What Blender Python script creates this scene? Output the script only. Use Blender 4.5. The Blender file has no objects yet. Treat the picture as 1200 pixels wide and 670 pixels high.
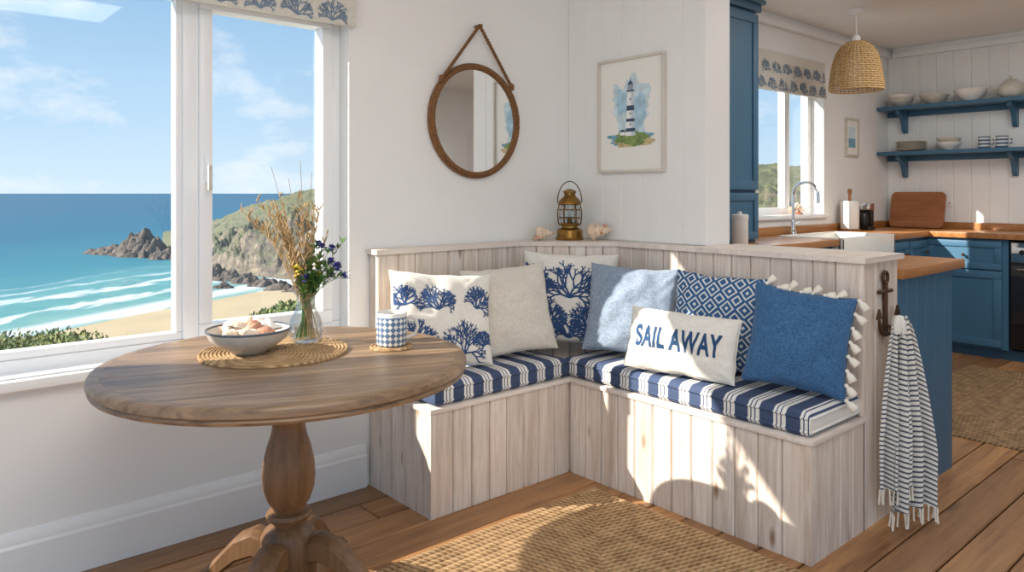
import bpy, bmesh, math, random
from mathutils import Vector, Matrix, noise
random.seed(7)
H=1.32; F=867.0
VX,VY=0.6587,0.7524
scene=bpy.context.scene
# ---------------------------------------------------------------- materials
def newmat(name):
    m=bpy.data.materials.new(name); m.use_nodes=True
    nt=m.node_tree; b=nt.nodes['Principled BSDF']
    return m,nt,b
def S(nt,inp,v):
    if isinstance(v,bpy.types.NodeSocket): nt.links.new(v,inp)
    else: inp.default_value=v
def M(nt,op,a,b=None,c=None,clamp=False):
    n=nt.nodes.new('ShaderNodeMath'); n.operation=op; n.use_clamp=clamp
    S(nt,n.inputs[0],a)
    if b is not None: S(nt,n.inputs[1],b)
    if c is not None: S(nt,n.inputs[2],c)
    return n.outputs[0]
def C4(c): return (c[0],c[1],c[2],1.0)
def mix(nt,f,a,b,mode='MIX'):
    n=nt.nodes.new('ShaderNodeMix'); n.data_type='RGBA'; n.blend_type=mode
    S(nt,n.inputs[0],f)
    S(nt,n.inputs[6],C4(a) if isinstance(a,tuple) else a)
    S(nt,n.inputs[7],C4(b) if isinstance(b,tuple) else b)
    return n.outputs[2]
def coords(nt,scale=(1,1,1),kind='Object',loc=None):
    t=nt.nodes.new('ShaderNodeTexCoord'); mp=nt.nodes.new('ShaderNodeMapping')
    nt.links.new(t.outputs[kind],mp.inputs[0]); mp.inputs['Scale'].default_value=scale
    if loc is not None: nt.links.new(loc,mp.inputs['Location'])
    return mp.outputs[0]
def noiseT(nt,vec,scale,detail=4,rough=.5,dist=0):
    n=nt.nodes.new('ShaderNodeTexNoise'); nt.links.new(vec,n.inputs['Vector'])
    n.inputs['Scale'].default_value=scale; n.inputs['Detail'].default_value=detail
    n.inputs['Roughness'].default_value=rough; n.inputs['Distortion'].default_value=dist
    return n.outputs[0]
def ramp(nt,f,stops,interp='LINEAR'):
    n=nt.nodes.new('ShaderNodeValToRGB'); n.color_ramp.interpolation=interp
    e=n.color_ramp.elements
    while len(e)<len(stops): e.new(0.5)
    for i,(p,c) in enumerate(stops): e[i].position=p; e[i].color=C4(c)
    S(nt,n.inputs[0],f); return n.outputs[0]
def sep(nt,vec):
    n=nt.nodes.new('ShaderNodeSeparateXYZ'); nt.links.new(vec,n.inputs[0]); return n.outputs
def bump(nt,b,h,strength=.3,dist=.01):
    n=nt.nodes.new('ShaderNodeBump'); n.inputs['Strength'].default_value=strength; n.inputs['Distance'].default_value=dist
    nt.links.new(h,n.inputs['Height']); nt.links.new(n.outputs[0],b.inputs['Normal'])
def lin(r,g,b):
    f=lambda c:(c/255/12.92 if c/255<=.04045 else ((c/255+.055)/1.055)**2.4)
    return (f(r),f(g),f(b))
def P(name,col,rough=.5,metal=0,var=.06,nscale=6,bs=0,bscale=60,bd=.003):
    m,nt,b=newmat(name); v=coords(nt)
    n=noiseT(nt,v,nscale)
    lo=tuple(max(0,c*(1-var)) for c in col); hi=tuple(min(1,c*(1+var)) for c in col)
    nt.links.new(ramp(nt,n,[(.3,lo),(.7,hi)]),b.inputs['Base Color'])
    b.inputs['Roughness'].default_value=rough; b.inputs['Metallic'].default_value=metal
    if bs: bump(nt,b,noiseT(nt,v,bscale,3),bs,bd)
    return m
def wood(name,c1,c2,axis='z',scale=1.0,knot=None,rough=.5,isl=.15,bs=.15,knotw=.05,hue=None,kscale=5.5,contrast=.19):
    m,nt,b=newmat(name)
    g=nt.nodes.new('ShaderNodeNewGeometry'); rnd=g.outputs['Random Per Island']
    cb=nt.nodes.new('ShaderNodeCombineXYZ')
    for i in range(3): S(nt,cb.inputs[i],M(nt,'MULTIPLY',rnd,[37.,53.,71.][i]))
    sc={'x':(.08,1,1),'y':(1,.08,1),'z':(1,1,.08)}[axis]
    v=coords(nt,tuple(s*scale for s in sc),loc=cb.outputs[0])
    n1=noiseT(nt,v,30,5,.6,.6); n2=noiseT(nt,v,110,3,.5); n3=noiseT(nt,v,8,3,.5,1.2)
    f=M(nt,'ADD',M(nt,'ADD',M(nt,'MULTIPLY',n1,.45),M(nt,'MULTIPLY',n2,.25)),M(nt,'MULTIPLY',n3,.3))
    col=ramp(nt,f,[(.5-contrast,c1),(.5,tuple((a+b_)/2 for a,b_ in zip(c1,c2))),(.5+contrast,c2)])
    if knot:
        ks={'x':(.35,1,1),'y':(1,.35,1),'z':(1,1,.35)}[axis]
        v2=coords(nt,tuple(s*scale for s in ks),loc=cb.outputs[0])
        vo=nt.nodes.new('ShaderNodeTexVoronoi'); nt.links.new(v2,vo.inputs['Vector']); vo.inputs['Scale'].default_value=kscale
        k=ramp(nt,vo.outputs['Distance'],[(0,(1,1,1)),(knotw,(.8,.8,.8)),(knotw*2.4,(0,0,0))])
        col=mix(nt,k,col,knot)
    if hue:
        r2=M(nt,'FRACT',M(nt,'MULTIPLY',rnd,17.3)); col=mix(nt,M(nt,'MULTIPLY',r2,hue[1]),col,hue[0])
    br=M(nt,'ADD',M(nt,'MULTIPLY',rnd,2*isl),1-isl)
    cc=nt.nodes.new('ShaderNodeCombineXYZ')
    for i in range(3): S(nt,cc.inputs[i],br)
    col=mix(nt,1.0,col,cc.outputs[0],'MULTIPLY')
    nt.links.new(col,b.inputs['Base Color']); b.inputs['Roughness'].default_value=rough
    bump(nt,b,f,bs,.002)
    return m
def fabric(name,col,col2=None,rough=.9,wv=700,var=.25):
    m,nt,b=newmat(name)
    col2=col2 or tuple(c*(1-var) for c in col)
    vx=coords(nt,(1,1,.12)); vz=coords(nt,(.12,1,1))
    n=M(nt,'ADD',M(nt,'MULTIPLY',noiseT(nt,vx,wv*.5,2),.5),M(nt,'MULTIPLY',noiseT(nt,vz,wv*.5,2),.5))
    nt.links.new(ramp(nt,n,[(.4,col2),(.6,col)]),b.inputs['Base Color'])
    b.inputs['Roughness'].default_value=rough; b.inputs['Sheen Weight'].default_value=.15
    bump(nt,b,n,.35,.002); return m

m_wall=P('wall_paint',lin(243,241,237),.8,var=.01,bs=.04,bscale=120)
m_trim=P('white_trim',lin(245,244,241),.35,var=.01)
m_upvc=P('window_white',lin(246,246,246),.3,var=.005)
m_panel=P('white_panelling',lin(242,240,236),.5,var=.012)
m_ceil=P('ceiling_paint',lin(244,243,240),.85,var=.01)
m_wash=wood('whitewashed_wood',lin(190,168,150),lin(247,239,229),'z',1.0,lin(134,98,72),.6,.07,.3,.038,(lin(226,204,184),.35),5.5,.16)
m_washx=wood('whitewashed_wood_h',lin(212,196,182),lin(242,233,224),'x',1.0,None,.6,.04)
m_floor=wood('pine_floor',lin(108,66,36),lin(200,148,94),'x',.7,lin(56,30,16),.36,.28,.25,.05,(lin(140,104,72),.55),4.5,.15)
m_table=wood('oak_table',lin(80,60,42),lin(170,138,104),'x',.8,lin(58,40,26),.4,.1,.35,.03,(lin(128,106,84),.45),4.0,.12)
m_tablev=wood('oak_turned',lin(80,56,36),lin(146,108,72),'z',.8,None,.45,.05,.25)
m_counter=wood('wood_counter',lin(140,86,44),lin(200,142,86),'x',.9,None,.3,.1,.1)
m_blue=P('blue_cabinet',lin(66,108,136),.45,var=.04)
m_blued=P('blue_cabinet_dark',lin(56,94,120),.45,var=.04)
def jute(name,c1,c2):
    m,nt,b=newmat(name); v=coords(nt); s=sep(nt,v)
    w1=M(nt,'SINE',M(nt,'MULTIPLY',M(nt,'ADD',s[0],s[1]),260.))
    n=noiseT(nt,v,220,4,.7); n2=noiseT(nt,v,16,3)
    f=M(nt,'ADD',M(nt,'MULTIPLY',w1,.13),M(nt,'ADD',M(nt,'MULTIPLY',n,.5),M(nt,'MULTIPLY',n2,.5)))
    nt.links.new(ramp(nt,f,[(.3,c1),(.72,c2)]),b.inputs['Base Color'])
    b.inputs['Roughness'].default_value=.95; bump(nt,b,f,.8,.008); return m
m_jute=jute('jute_braid',lin(122,90,56),lin(214,178,132))
m_jute2=jute('jute_runner_weave',lin(88,66,44),lin(176,142,102))  # darker copy of the jute, kitchen shade put into its colour
m_mat=jute('woven_seagrass',lin(126,92,58),lin(206,174,130))
m_navy=fabric('navy_print',lin(48,82,130)); m_navyt=P('navy_letters',lin(36,74,116),.9)
m_cream=fabric('cream_linen',lin(232,225,212),lin(214,205,190))
m_creamw=fabric('cream_cotton',lin(243,238,228),lin(230,224,212))
m_lblue=fabric('pale_chambray',lin(160,173,188),lin(118,136,158))
m_denim=fabric('blue_linen',lin(68,114,156),lin(38,82,126))
m_tassel=P('cotton_tassel',lin(242,234,218),.9,bs=.3,bscale=200)
m_mir=P('mirror_silver',(.93,.94,.94),.02,1.0,var=.002)
m_rope=P('rope_brown',lin(126,86,50),.8,var=.35,nscale=90,bs=.6,bscale=160)
m_brass=P('aged_brass',lin(150,116,62),.32,1.0,var=.3,nscale=20)
m_brassd=P('brass_dark',lin(98,72,40),.4,1.0,var=.2,nscale=20)
m_iron=P('bronze_iron',lin(84,60,44),.5,.6,var=.2,bs=.2)
m_chrome=P('chrome',(.8,.82,.85),.08,1.0,var=.01)
m_cer=P('white_ceramic',lin(238,234,226),.25,var=.03)
m_ston=P('stoneware',lin(206,200,186),.4,var=.1,nscale=20)
m_frame=P('limed_frame',lin(216,208,196),.5,var=.04)
m_bowl=P('grey_stoneware',lin(214,206,194),.35,var=.06,nscale=30)
m_rim=P('bowl_rim_glaze',lin(92,96,104),.3,var=.2,nscale=40)
m_shell=P('shell_cream',lin(232,208,182),.5,var=.16,nscale=30,bs=.3,bscale=60)
m_shellp=P('shell_pink',lin(204,150,124),.5,var=.25,nscale=30,bs=.3)
m_black=P('black_plastic',lin(28,28,30),.3)
m_wick=P('wicker',lin(206,170,118),.75,var=.25,nscale=60,bs=.5)
m_board=wood('chopping_board_wood',lin(128,74,40),lin(180,116,70),'y',1.0,None,.5,.05)
m_green=P('leaf_green',lin(84,120,54),.6,var=.35,nscale=40)
m_dry=P('dried_grass',lin(170,140,96),.8,var=.3,nscale=60)
m_purple=P('flower_blue',lin(66,66,138),.7,var=.3,nscale=90)
m_yel=P('flower_yellow',lin(220,190,70),.7,var=.2)
m_whitef=P('flower_white',lin(236,230,222),.7)
def glassmat(name,f,tint=(1,1,1),edge=False):
    m=bpy.data.materials.new(name); m.use_nodes=True; nt=m.node_tree; nt.nodes.clear()
    o=nt.nodes.new('ShaderNodeOutputMaterial'); t=nt.nodes.new('ShaderNodeBsdfTransparent'); g=nt.nodes.new('ShaderNodeBsdfGlossy')
    g.inputs['Roughness'].default_value=.02; t.inputs[0].default_value=C4(tint)
    x=nt.nodes.new('ShaderNodeMixShader'); x.inputs[0].default_value=f
    if edge:
        l=nt.nodes.new('ShaderNodeLayerWeight'); l.inputs[0].default_value=f; nt.links.new(l.outputs['Facing'],x.inputs[0])
    nt.links.new(t.outputs[0],x.inputs[1]); nt.links.new(g.outputs[0],x.inputs[2]); nt.links.new(x.outputs[0],o.inputs[0]); return m
m_glass=glassmat('window_glass',.03)
m_vglass=glassmat('clear_glass',.25,(.95,.97,.97),True)
def stripes(name,stops,period,axis=0):
    m,nt,b=newmat(name); v=coords(nt); s=sep(nt,v)
    f=M(nt,'FRACT',M(nt,'ADD',M(nt,'DIVIDE',s[axis],period),50.))
    col=ramp(nt,f,stops,'CONSTANT')
    n=noiseT(nt,v,400,2); col=mix(nt,M(nt,'MULTIPLY',n,.2),col,(.35,.38,.42))
    nt.links.new(col,b.inputs['Base Color']); b.inputs['Roughness'].default_value=.9; bump(nt,b,n,.3,.002); return m
NV=lin(36,60,100); WH=lin(240,236,228)
m_stripe=stripes('navy_stripe_ticking',[(0,NV),(.42,WH),(.52,NV),(.57,WH),(.68,NV),(.73,WH),(.88,NV)],.105)
m_diam,nt,b=newmat('diamond_weave'); s=sep(nt,coords(nt))
def tri(sock,per): 
    return M(nt,'ABSOLUTE',M(nt,'SUBTRACT',M(nt,'FRACT',M(nt,'ADD',M(nt,'DIVIDE',sock,per),40.25)),.5))
d_=M(nt,'ADD',tri(s[0],.075),tri(s[2],.075))
f_=M(nt,'FRACT',M(nt,'MULTIPLY',d_,3.0))
nt.links.new(ramp(nt,f_,[(0,lin(54,96,142)),(.64,lin(222,224,222))],'CONSTANT'),b.inputs['Base Color']); b.inputs['Roughness'].default_value=.9
# ---------------------------------------------------------------- mesh builder
class MB:
    def __init__(s,name): s.name=name; s.bm=bmesh.new(); s.mats=[]
    def mi(s,m):
        if m not in s.mats: s.mats.append(m)
        return s.mats.index(m)
    def box(s,lo,hi,mat,bev=0,mtx=None):
        c=[(a+b)/2 for a,b in zip(lo,hi)]; d=[abs(b-a) for a,b in zip(lo,hi)]
        m=Matrix.Translation(c)@Matrix.Diagonal((d[0],d[1],d[2],1))
        if mtx: m=mtx@m
        r=bmesh.ops.create_cube(s.bm,size=1,matrix=m); vs=r['verts']; i=s.mi(mat)
        fs=set(f for v in vs for f in v.link_faces)
        for f in fs: f.material_index=i
        if bev:
            es=list(set(e for v in vs for e in v.link_edges))
            bmesh.ops.bevel(s.bm,geom=es,offset=bev,segments=2,profile=.6,affect='EDGES',material=-1)
    def prism(s,pts,z0,z1,mat,mtx=None):
        i=s.mi(mat); T=mtx or Matrix()
        a=[s.bm.verts.new(T@Vector((p[0],p[1],z0))) for p in pts]; b=[s.bm.verts.new(T@Vector((p[0],p[1],z1))) for p in pts]
        fs=[s.bm.faces.new(a[::-1]),s.bm.faces.new(b)]; n=len(pts)
        for k in range(n): fs.append(s.bm.faces.new((a[k],a[(k+1)%n],b[(k+1)%n],b[k])))
        for f in fs: f.material_index=i
    def face(s,pts,mat,mtx=None):
        T=mtx or Matrix(); f=s.bm.faces.new([s.bm.verts.new(T@Vector(p)) for p in pts]); f.material_index=s.mi(mat)
    def lathe(s,prof,c,mat,seg=32,mtx=None,sx=1,sy=1,wob=None):
        i=s.mi(mat); T=Matrix.Translation(c)@(mtx or Matrix()); rings=[]
        for r,z in prof:
            if r<1e-5: rings.append([s.bm.verts.new(T@Vector((0,0,z)))])
            else:
                rings.append([s.bm.verts.new(T@Vector((r*sx*math.cos(2*math.pi*k/seg)*(wob(k/seg,z) if wob else 1),r*sy*math.sin(2*math.pi*k/seg)*(wob(k/seg,z) if wob else 1),z))) for k in range(seg)])
        for a,b in zip(rings,rings[1:]):
            for k in range(seg):
                k2=(k+1)%seg
                if len(a)==1 and len(b)==1: continue
                if len(a)==1: q=(a[0],b[k2],b[k])
                elif len(b)==1: q=(a[k],a[k2],b[0])
                else: q=(a[k],a[k2],b[k2],b[k])
                f=s.bm.faces.new(q); f.material_index=i; f.smooth=True
    def tube(s,pts,rad,mat,seg=8,closed=False,cap=True):
        i=s.mi(mat); pts=[Vector(p) for p in pts]; n=len(pts); rings=[]
        up=None
        for k,p in enumerate(pts):
            if closed: t=(pts[(k+1)%n]-pts[k-1]).normalized()
            else: t=(pts[min(k+1,n-1)]-pts[max(k-1,0)]).normalized()
            if up is None:
                up=t.orthogonal().normalized()
            else:
                up=(up-t*up.dot(t)); up=up.normalized() if up.length>1e-6 else t.orthogonal().normalized()
            bn=t.cross(up); r=rad[k] if isinstance(rad,(list,tuple)) else rad
            rings.append([s.bm.verts.new(p+(up*math.cos(2*math.pi*j/seg)+bn*math.sin(2*math.pi*j/seg))*r) for j in range(seg)])
        pr=list(zip(rings,rings[1:]))+([(rings[-1],rings[0])] if closed else [])
        for a,b in pr:
            for j in range(seg):
                f=s.bm.faces.new((a[j],a[(j+1)%seg],b[(j+1)%seg],b[j])); f.material_index=i; f.smooth=True
        if cap and not closed:
            for r_ in (rings[0][::-1],rings[-1]):
                f=s.bm.faces.new(r_); f.material_index=i
    def boards(s,p0,p1,z0,z1,w,th,mat,ch=.005,gap=.0012):
        p0=Vector(p0); p1=Vector(p1); L=(p1-p0).length; t=(p1-p0)/L; nrm=Vector((t.y,-t.x)); n=max(1,round(L/w)); w=L/n
        for k in range(n):
            a=k*w+gap/2; b=(k+1)*w-gap/2
            pts=[p0+t*x+nrm*y for x,y in ((a,-.004),(b,-.004),(b,th-ch),(b-ch,th),(a+ch,th),(a,th-ch))]
            s.prism([(p.x,p.y) for p in pts][::-1],z0,z1,mat)
    def ribbon(s,pl,mapf,mat):
        i=s.mi(mat); prev=None
        for k,(x,z,w) in enumerate(pl):
            a=pl[max(k-1,0)]; b=pl[min(k+1,len(pl)-1)]
            dx,dz=b[0]-a[0],b[1]-a[1]; L=math.hypot(dx,dz) or 1; nx,nz=-dz/L,dx/L
            A=s.bm.verts.new(mapf(x+nx*w/2,z+nz*w/2)); B=s.bm.verts.new(mapf(x-nx*w/2,z-nz*w/2))
            if prev: 
                f=s.bm.faces.new((prev[0],prev[1],B,A)); f.material_index=i
            prev=(A,B)
    def finish(s,mtx=None,loc=None,sharp=35,recalc=True):
        if recalc: bmesh.ops.recalc_face_normals(s.bm,faces=s.bm.faces)
        me=bpy.data.meshes.new(s.name)
        if loc is not None: bmesh.ops.translate(s.bm,verts=s.bm.verts,vec=-Vector(loc)); mtx=Matrix.Translation(loc)
        s.bm.to_mesh(me); s.bm.free()
        for m in s.mats: me.materials.append(m)
        for p in me.polygons: p.use_smooth=True
        me.set_sharp_from_angle(angle=math.radians(sharp))
        o=bpy.data.objects.new(s.name,me); scene.collection.objects.link(o)
        if mtx is not None: o.matrix_world=mtx
        return o
RZ=lambda a:Matrix.Rotation(math.radians(a),4,'Z')
RX=lambda a:Matrix.Rotation(math.radians(a),4,'X')
RY=lambda a:Matrix.Rotation(math.radians(a),4,'Y')
T=lambda *a:Matrix.Translation(a)
# ---------------------------------------------------------------- room shell
CZ=2.68; WY=2.95; WX=3.015; FX=7.35
def wall_with_holes(mb,x0,x1,y0,y1,z0,z1,holes,mat):
    xs=x0
    for (a,b,c,d) in holes:
        mb.box((xs,y0,z0),(a,y1,z1),mat); mb.box((a,y0,z0),(b,y1,c),mat); mb.box((a,y0,d),(b,y1,z1),mat); xs=b
    mb.box((xs,y0,z0),(x1,y1,z1),mat)
mb=MB('wall_window'); wall_with_holes(mb,-1.6,FX+.15,WY,WY+.2,0,CZ,[(-.62,1.62,.70,2.15),(4.90,6.06,1.14,2.25)],m_wall); mb.finish()
mb=MB('wall_picture'); mb.box((WX,2.04,0),(WX+.198,WY,CZ),m_panel)
mb.boards((WX,WY),(WX,2.04),1.07,CZ,.13,.006,m_panel,.003,.0006); mb.finish()
mb=MB('wall_kitchen'); mb.box((FX,-2.0,0),(FX+.15,WY,CZ),m_panel); mb.boards((FX,WY),(FX,-2.0),1.0,CZ,.14,.008,m_panel,.006,.001); mb.finish()
mb=MB('wall_rear'); wall_with_holes(mb,3.6,FX,-2.15,-2.0,0,CZ,[],m_wall); mb.finish()
mb=MB('door_1'); mb.box((5.2,-1.995,0.0),(6.05,-1.95,2.1),m_trim,.004)
for (a,b,c,d) in ((5.3,5.58,.25,.95),(5.67,5.95,.25,.95),(5.3,5.58,1.1,1.95),(5.67,5.95,1.1,1.95)):
    mb.box((a,-1.955,c),(b,-1.94,d),m_trim,.006)
mb.tube([(5.28,-1.95,1.05),(5.28,-1.9,1.05),(5.38,-1.9,1.05)],.01,m_chrome); mb.finish()
mb=MB('floor')
y=-2.0; k=0
while y<WY-.01:
    w=.165; yb=min(y+w,WY)
    x=-1.6-random.random()*1.5
    while x<FX:
        L=2.0+random.random()*1.6; xa=max(x,-1.6); xb=min(x+L,FX)
        if xb-xa>.02:
            g=.0032; ch=.005
            i=mb.mi(m_floor)
            prof=[(y+g,-.02),(y+g,-ch),(y+g+ch,0),(yb-g-ch,0),(yb-g,-ch),(yb-g,-.02)]
            A=[mb.bm.verts.new((xa+g,p,q)) for p,q in prof]; B=[mb.bm.verts.new((xb-g,p,q)) for p,q in prof]
            mb.bm.faces.new(A); mb.bm.faces.new(B[::-1])
            for j in range(6): mb.bm.faces.new((A[j],B[j],B[(j+1)%6],A[(j+1)%6]))
        x+=L
    y+=w; k+=1
mb.box((-1.6,-2.0,-.08),(FX,WY,-.019),m_black); mb.finish()
mb=MB('ceiling'); mb.box((-1.6,-2.0,CZ),(FX+.15,WY+.2,CZ+.08),m_ceil); mb.finish()
mb=MB('baseboard_window'); 
prof=[(0,0),(-.02,0),(-.02,.14),(-.014,.15),(-.014,.165),(-.008,.178),(-.004,.19),(0,.19)]
A=[mb.bm.verts.new((-1.6,WY+p,q)) for p,q in prof]; B=[mb.bm.verts.new((1.70,WY+p,q)) for p,q in prof]
mb.mi(m_trim); mb.bm.faces.new(A); mb.bm.faces.new(B[::-1])
for j in range(len(prof)-1): mb.bm.faces.new((A[j],B[j],B[j+1],A[j+1]))
mb.finish(sharp=25)
mb=MB('trim_1')
for (q,r) in ((.0,.05),(.05,.03)):
    mb.box((WX+.2,WY-r,CZ-.09+q),(FX,WY,CZ-.04+q*.8),m_trim,.005); mb.box((FX-r-.008,-1.9,CZ-.09+q),(FX-.001,WY-.06,CZ-.04+q*.8),m_trim,.005)
mb.finish()
# main window
mb=MB('window_1'); y0,y1=3.03,3.10; a,b_=-.62,1.62; zb,zt=.70,2.15
def bar(x0,x1,z0,z1,ya=y0,yb=y1,bev=.006): mb.box((x0,ya,z0),(x1,yb,z1),m_upvc,bev)
bar(a,b_,zb,.745); bar(a,b_,2.10,zt); bar(a,a+.05,.745,2.10); bar(1.572,b_,.745,2.10); bar(.94,1.0,.745,2.10)
for x0,x1 in ((-.57,.94),):
    bar(x0,x1,.745,.775,y0+.012); bar(x0,x1,2.08,2.10,y0+.012); bar(x0,x0+.025,.775,2.08,y0+.012); bar(x1-.025,x1,.775,2.08,y0+.012)
bar(1.0,1.572,.745,.80,y0-.018,y1-.01); bar(1.0,1.572,2.05,2.10,y0-.018,y1-.01); bar(1.0,1.048,.80,2.05,y0-.018,y1-.01); bar(1.524,1.572,.80,2.05,y0-.018,y1-.01)
mb.box((-.545,3.06,.775),(.915,3.064,2.08),m_glass); mb.box((1.048,3.06,.80),(1.524,3.064,2.05),m_glass)
mb.box((1.014,2.990,1.36),(1.036,3.012,1.47),m_upvc,.005); mb.box((1.017,2.968,1.33),(1.033,2.992,1.43),m_ston,.005)
mb.box((-.68,2.905,.665),(1.66,2.949,.70),m_trim,.006); mb.box((-.619,2.94,.701),(1.619,3.03,.706),m_trim)
mb.finish()
def coral(mb,mapf,cx,cz,size,ang,mat,rng,depth=4,w0=.012,fan=(-1.15,-.7,-.25,.25,.7,1.15)):
    def br(x,z,a,L,w,d):
        pl=[(x,z,w)]; n=3
        for k in range(n):
            a+=rng.uniform(-.2,.2); x+=math.cos(a)*L/n; z+=math.sin(a)*L/n; pl.append((x,z,w*(1-.16*(k+1)/n)))
        mb.ribbon(pl,mapf,mat)
        if d>0:
            for da in ((-.5,.0,.5) if d==depth-1 else (-.42,.42)):
                br(x,z,a+da+rng.uniform(-.2,.2),L*rng.uniform(.66,.9),w*.86,d-1)
    for da in fan: br(cx,cz,ang+da,size*.25*(1-.18*abs(da)),w0,depth-1)
m_blind=fabric('blind_cloth',lin(228,222,210),lin(208,203,192)); m_blindp=fabric('blind_print',lin(128,148,168))
def blind(name,x0,x1,zb,zt,yf,seed):
    mb=MB(name); rng=random.Random(seed); mb.mi(m_blind)
    prof=[]; n=24
    for k in range(n+1):
        z=zb+(zt-zb)*k/n; ph=(z-zb)/.13; prof.append((yf-.012*abs(math.sin(ph*math.pi*.5+.5))-.012*math.exp(-ph*3),z))
    for sgn in (0,.03):
        A=[mb.bm.verts.new((x0,y+sgn*(1),z)) for y,z in prof]; B=[mb.bm.verts.new((x1,y+sgn,z)) for y,z in prof]
        for j in range(n): mb.bm.faces.new((A[j],B[j],B[j+1],A[j+1]))
    mb.face([(x0,yf-.02,zb),(x1,yf-.02,zb),(x1,yf+.01,zb),(x0,yf+.01,zb)],m_blind)
    def mp(x,z):
        z=min(max(z,zb+.001),zt); x=min(max(x,x0),x1); ph=(z-zb)/.13
        return (x,yf-.012*abs(math.sin(ph*math.pi*.5+.5))-.012*math.exp(-ph*3)-.0015,z)
    x=x0+.1
    while x<x1:
        for zz in (zb+.01,zb+.14): coral(mb,mp,x+(0 if zz<zb+.1 else .08),zz,.13,math.pi/2,m_blindp,rng,4,.007)
        x+=.16
    return mb.finish()
blind('roman_blind',-.66,1.635,2.055,2.40,2.93,3)
blind('roman_blind',4.92,6.04,2.10,2.40,2.935,5)
mb=MB('window_2')
def bar2(x0,x1,z0,z1): mb.box((x0,3.06,z0),(x1,3.12,z1),m_upvc,.006)
bar2(4.90,6.06,1.14,1.2); bar2(4.90,6.06,2.2,2.25); bar2(4.90,4.96,1.2,2.2); bar2(6.0,6.06,1.2,2.2); bar2(5.62,5.70,1.2,2.2)
mb.box((4.96,3.085,1.2),(5.62,3.089,2.2),m_glass); mb.box((5.70,3.085,1.2),(6.0,3.089,2.2),m_glass)
mb.box((4.86,2.92,1.115),(6.10,2.949,1.14),m_trim,.004); mb.box((4.902,2.94,1.141),(6.058,3.06,1.146),m_trim); mb.finish()
# ---------------------------------------------------------------- banquette
SZ=.445; BT=1.045
mb=MB('corner_banquette')
mb.box((1.735,2.475,0),(3.0,2.945,SZ-.02),m_washx); mb.box((2.532,1.285,0),(3.0,2.5,SZ-.02),m_washx)
G_=.003
mb.boards((1.735,2.475),(2.517,2.475),0,SZ-.02,.098,.015,m_wash,.005,G_)
mb.boards((1.735,2.945),(1.735,2.475),0,SZ-.02,.098,.015,m_wash,.005,G_)
mb.boards((2.532,2.46),(2.532,1.285),0,SZ-.02,.098,.015,m_wash,.005,G_)
mb.boards((2.532,1.285),(2.95,1.285),0,SZ-.02,.098,.015,m_wash,.005,G_)
mb.box((1.712,2.452,SZ-.02),(2.95,2.9,SZ),m_washx,.004); mb.box((2.508,1.262,SZ-.0205),(2.95,2.5,SZ-.0005),m_washx,.004)
mb.box((1.716,2.456,0),(1.742,2.482,SZ-.021),m_wash,.003); mb.box((2.512,1.266,0),(2.54,1.294,SZ-.021),m_wash,.003)
mb.box((1.735,2.885,SZ),(2.6,2.945,BT),m_washx); mb.prism([(2.6,2.945),(2.58,2.885),(2.945,2.52),(3.008,2.52),(3.008,2.945)],SZ,BT,m_washx)
mb.box((2.945,2.035,0),(3.008,2.53,BT),m_washx); mb.box((2.945,1.285,0),(3.265,2.035,BT),m_washx)
mb.boards((1.735,2.885),(2.576,2.885),SZ,BT,.098,.015,m_wash,.005,G_)
mb.boards((2.576,2.882),(2.942,2.516),SZ,BT,.09,.015,m_wash,.005,G_)
mb.boards((2.945,2.516),(2.945,1.285),SZ,BT,.098,.015,m_wash,.005,G_)
mb.boards((2.93,1.285),(3.265,1.285),0,BT,.11,.015,m_wash,.005,G_)
mb.boards((1.735,2.945),(1.735,2.87),SZ,BT,.075,.015,m_wash)
mb.box((2.926,1.266,SZ),(2.95,1.29,BT),m_wash,.003)
mb.prism([(1.705,2.856),(2.566,2.856),(2.914,2.508),(2.914,1.252),(3.285,1.252),(3.285,2.035),(3.008,2.035),(3.008,2.946),(1.705,2.946)],BT,BT+.022,m_washx)
mb.finish()
def seat_cushion(L,D,mtx):
    mb=MB('striped_seat_cushion'); i=mb.mi(m_stripe); n1,n2=60,24; hgt=.09
    def pt(u,v,top):
        eu=min(u,1-u)*L; ev=min(v,1-v)*D; r=.03
        def e(x): return 0 if x>r else (1-math.sqrt(max(0,1-((r-x)/r)**2)))
        drop=.028*max(e(eu),e(ev)); puff=.006*math.sin(math.pi*u)*math.sin(math.pi*v)+.002*noise.noise(Vector((u*L*7,v*D*7,2)))
        z=(hgt-drop+puff) if top else drop*.6
        return Vector((u*L,v*D,z))
    us=sorted(set([0,.004,.01,.02,.035,.05]+[k/n1 for k in range(4,n1-3)]+[.95,.965,.98,.99,.996,1])); vs=sorted(set([0,.006,.015,.03,.055]+[k/n2 for k in range(2,n2-1)]+[.945,.97,.985,.994,1]))
    g={}
    for top in (0,1):
        for a,u in enumerate(us):
            for b2,v in enumerate(vs): g[(top,a,b2)]=mb.bm.verts.new(pt(u,v,top))
    A,B=len(us)-1,len(vs)-1
    for top in (0,1):
        for a in range(A):
            for b2 in range(B): mb.bm.faces.new((g[(top,a,b2)],g[(top,a+1,b2)],g[(top,a+1,b2+1)],g[(top,a,b2+1)]))
    for a in range(A):
        for b2 in (0,B): mb.bm.faces.new((g[(0,a,b2)],g[(0,a+1,b2)],g[(1,a+1,b2)],g[(1,a,b2)]))
    for b2 in range(B):
        for a in (0,A): mb.bm.faces.new((g[(0,a,b2)],g[(0,a,b2+1)],g[(1,a,b2+1)],g[(1,a,b2)]))
    for zz in (.02,hgt-.022):
        r=.012
        mb.tube([(r,-.001,zz),(L-r,-.001,zz),(L+.001,r,zz),(L+.001,D-r,zz),(L-r,D,zz),(r,D,zz),(-.001,D-r,zz),(-.001,r,zz)],.0045,m_stripe,6,True)
    return mb.finish(mtx=mtx,sharp=60)
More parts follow.
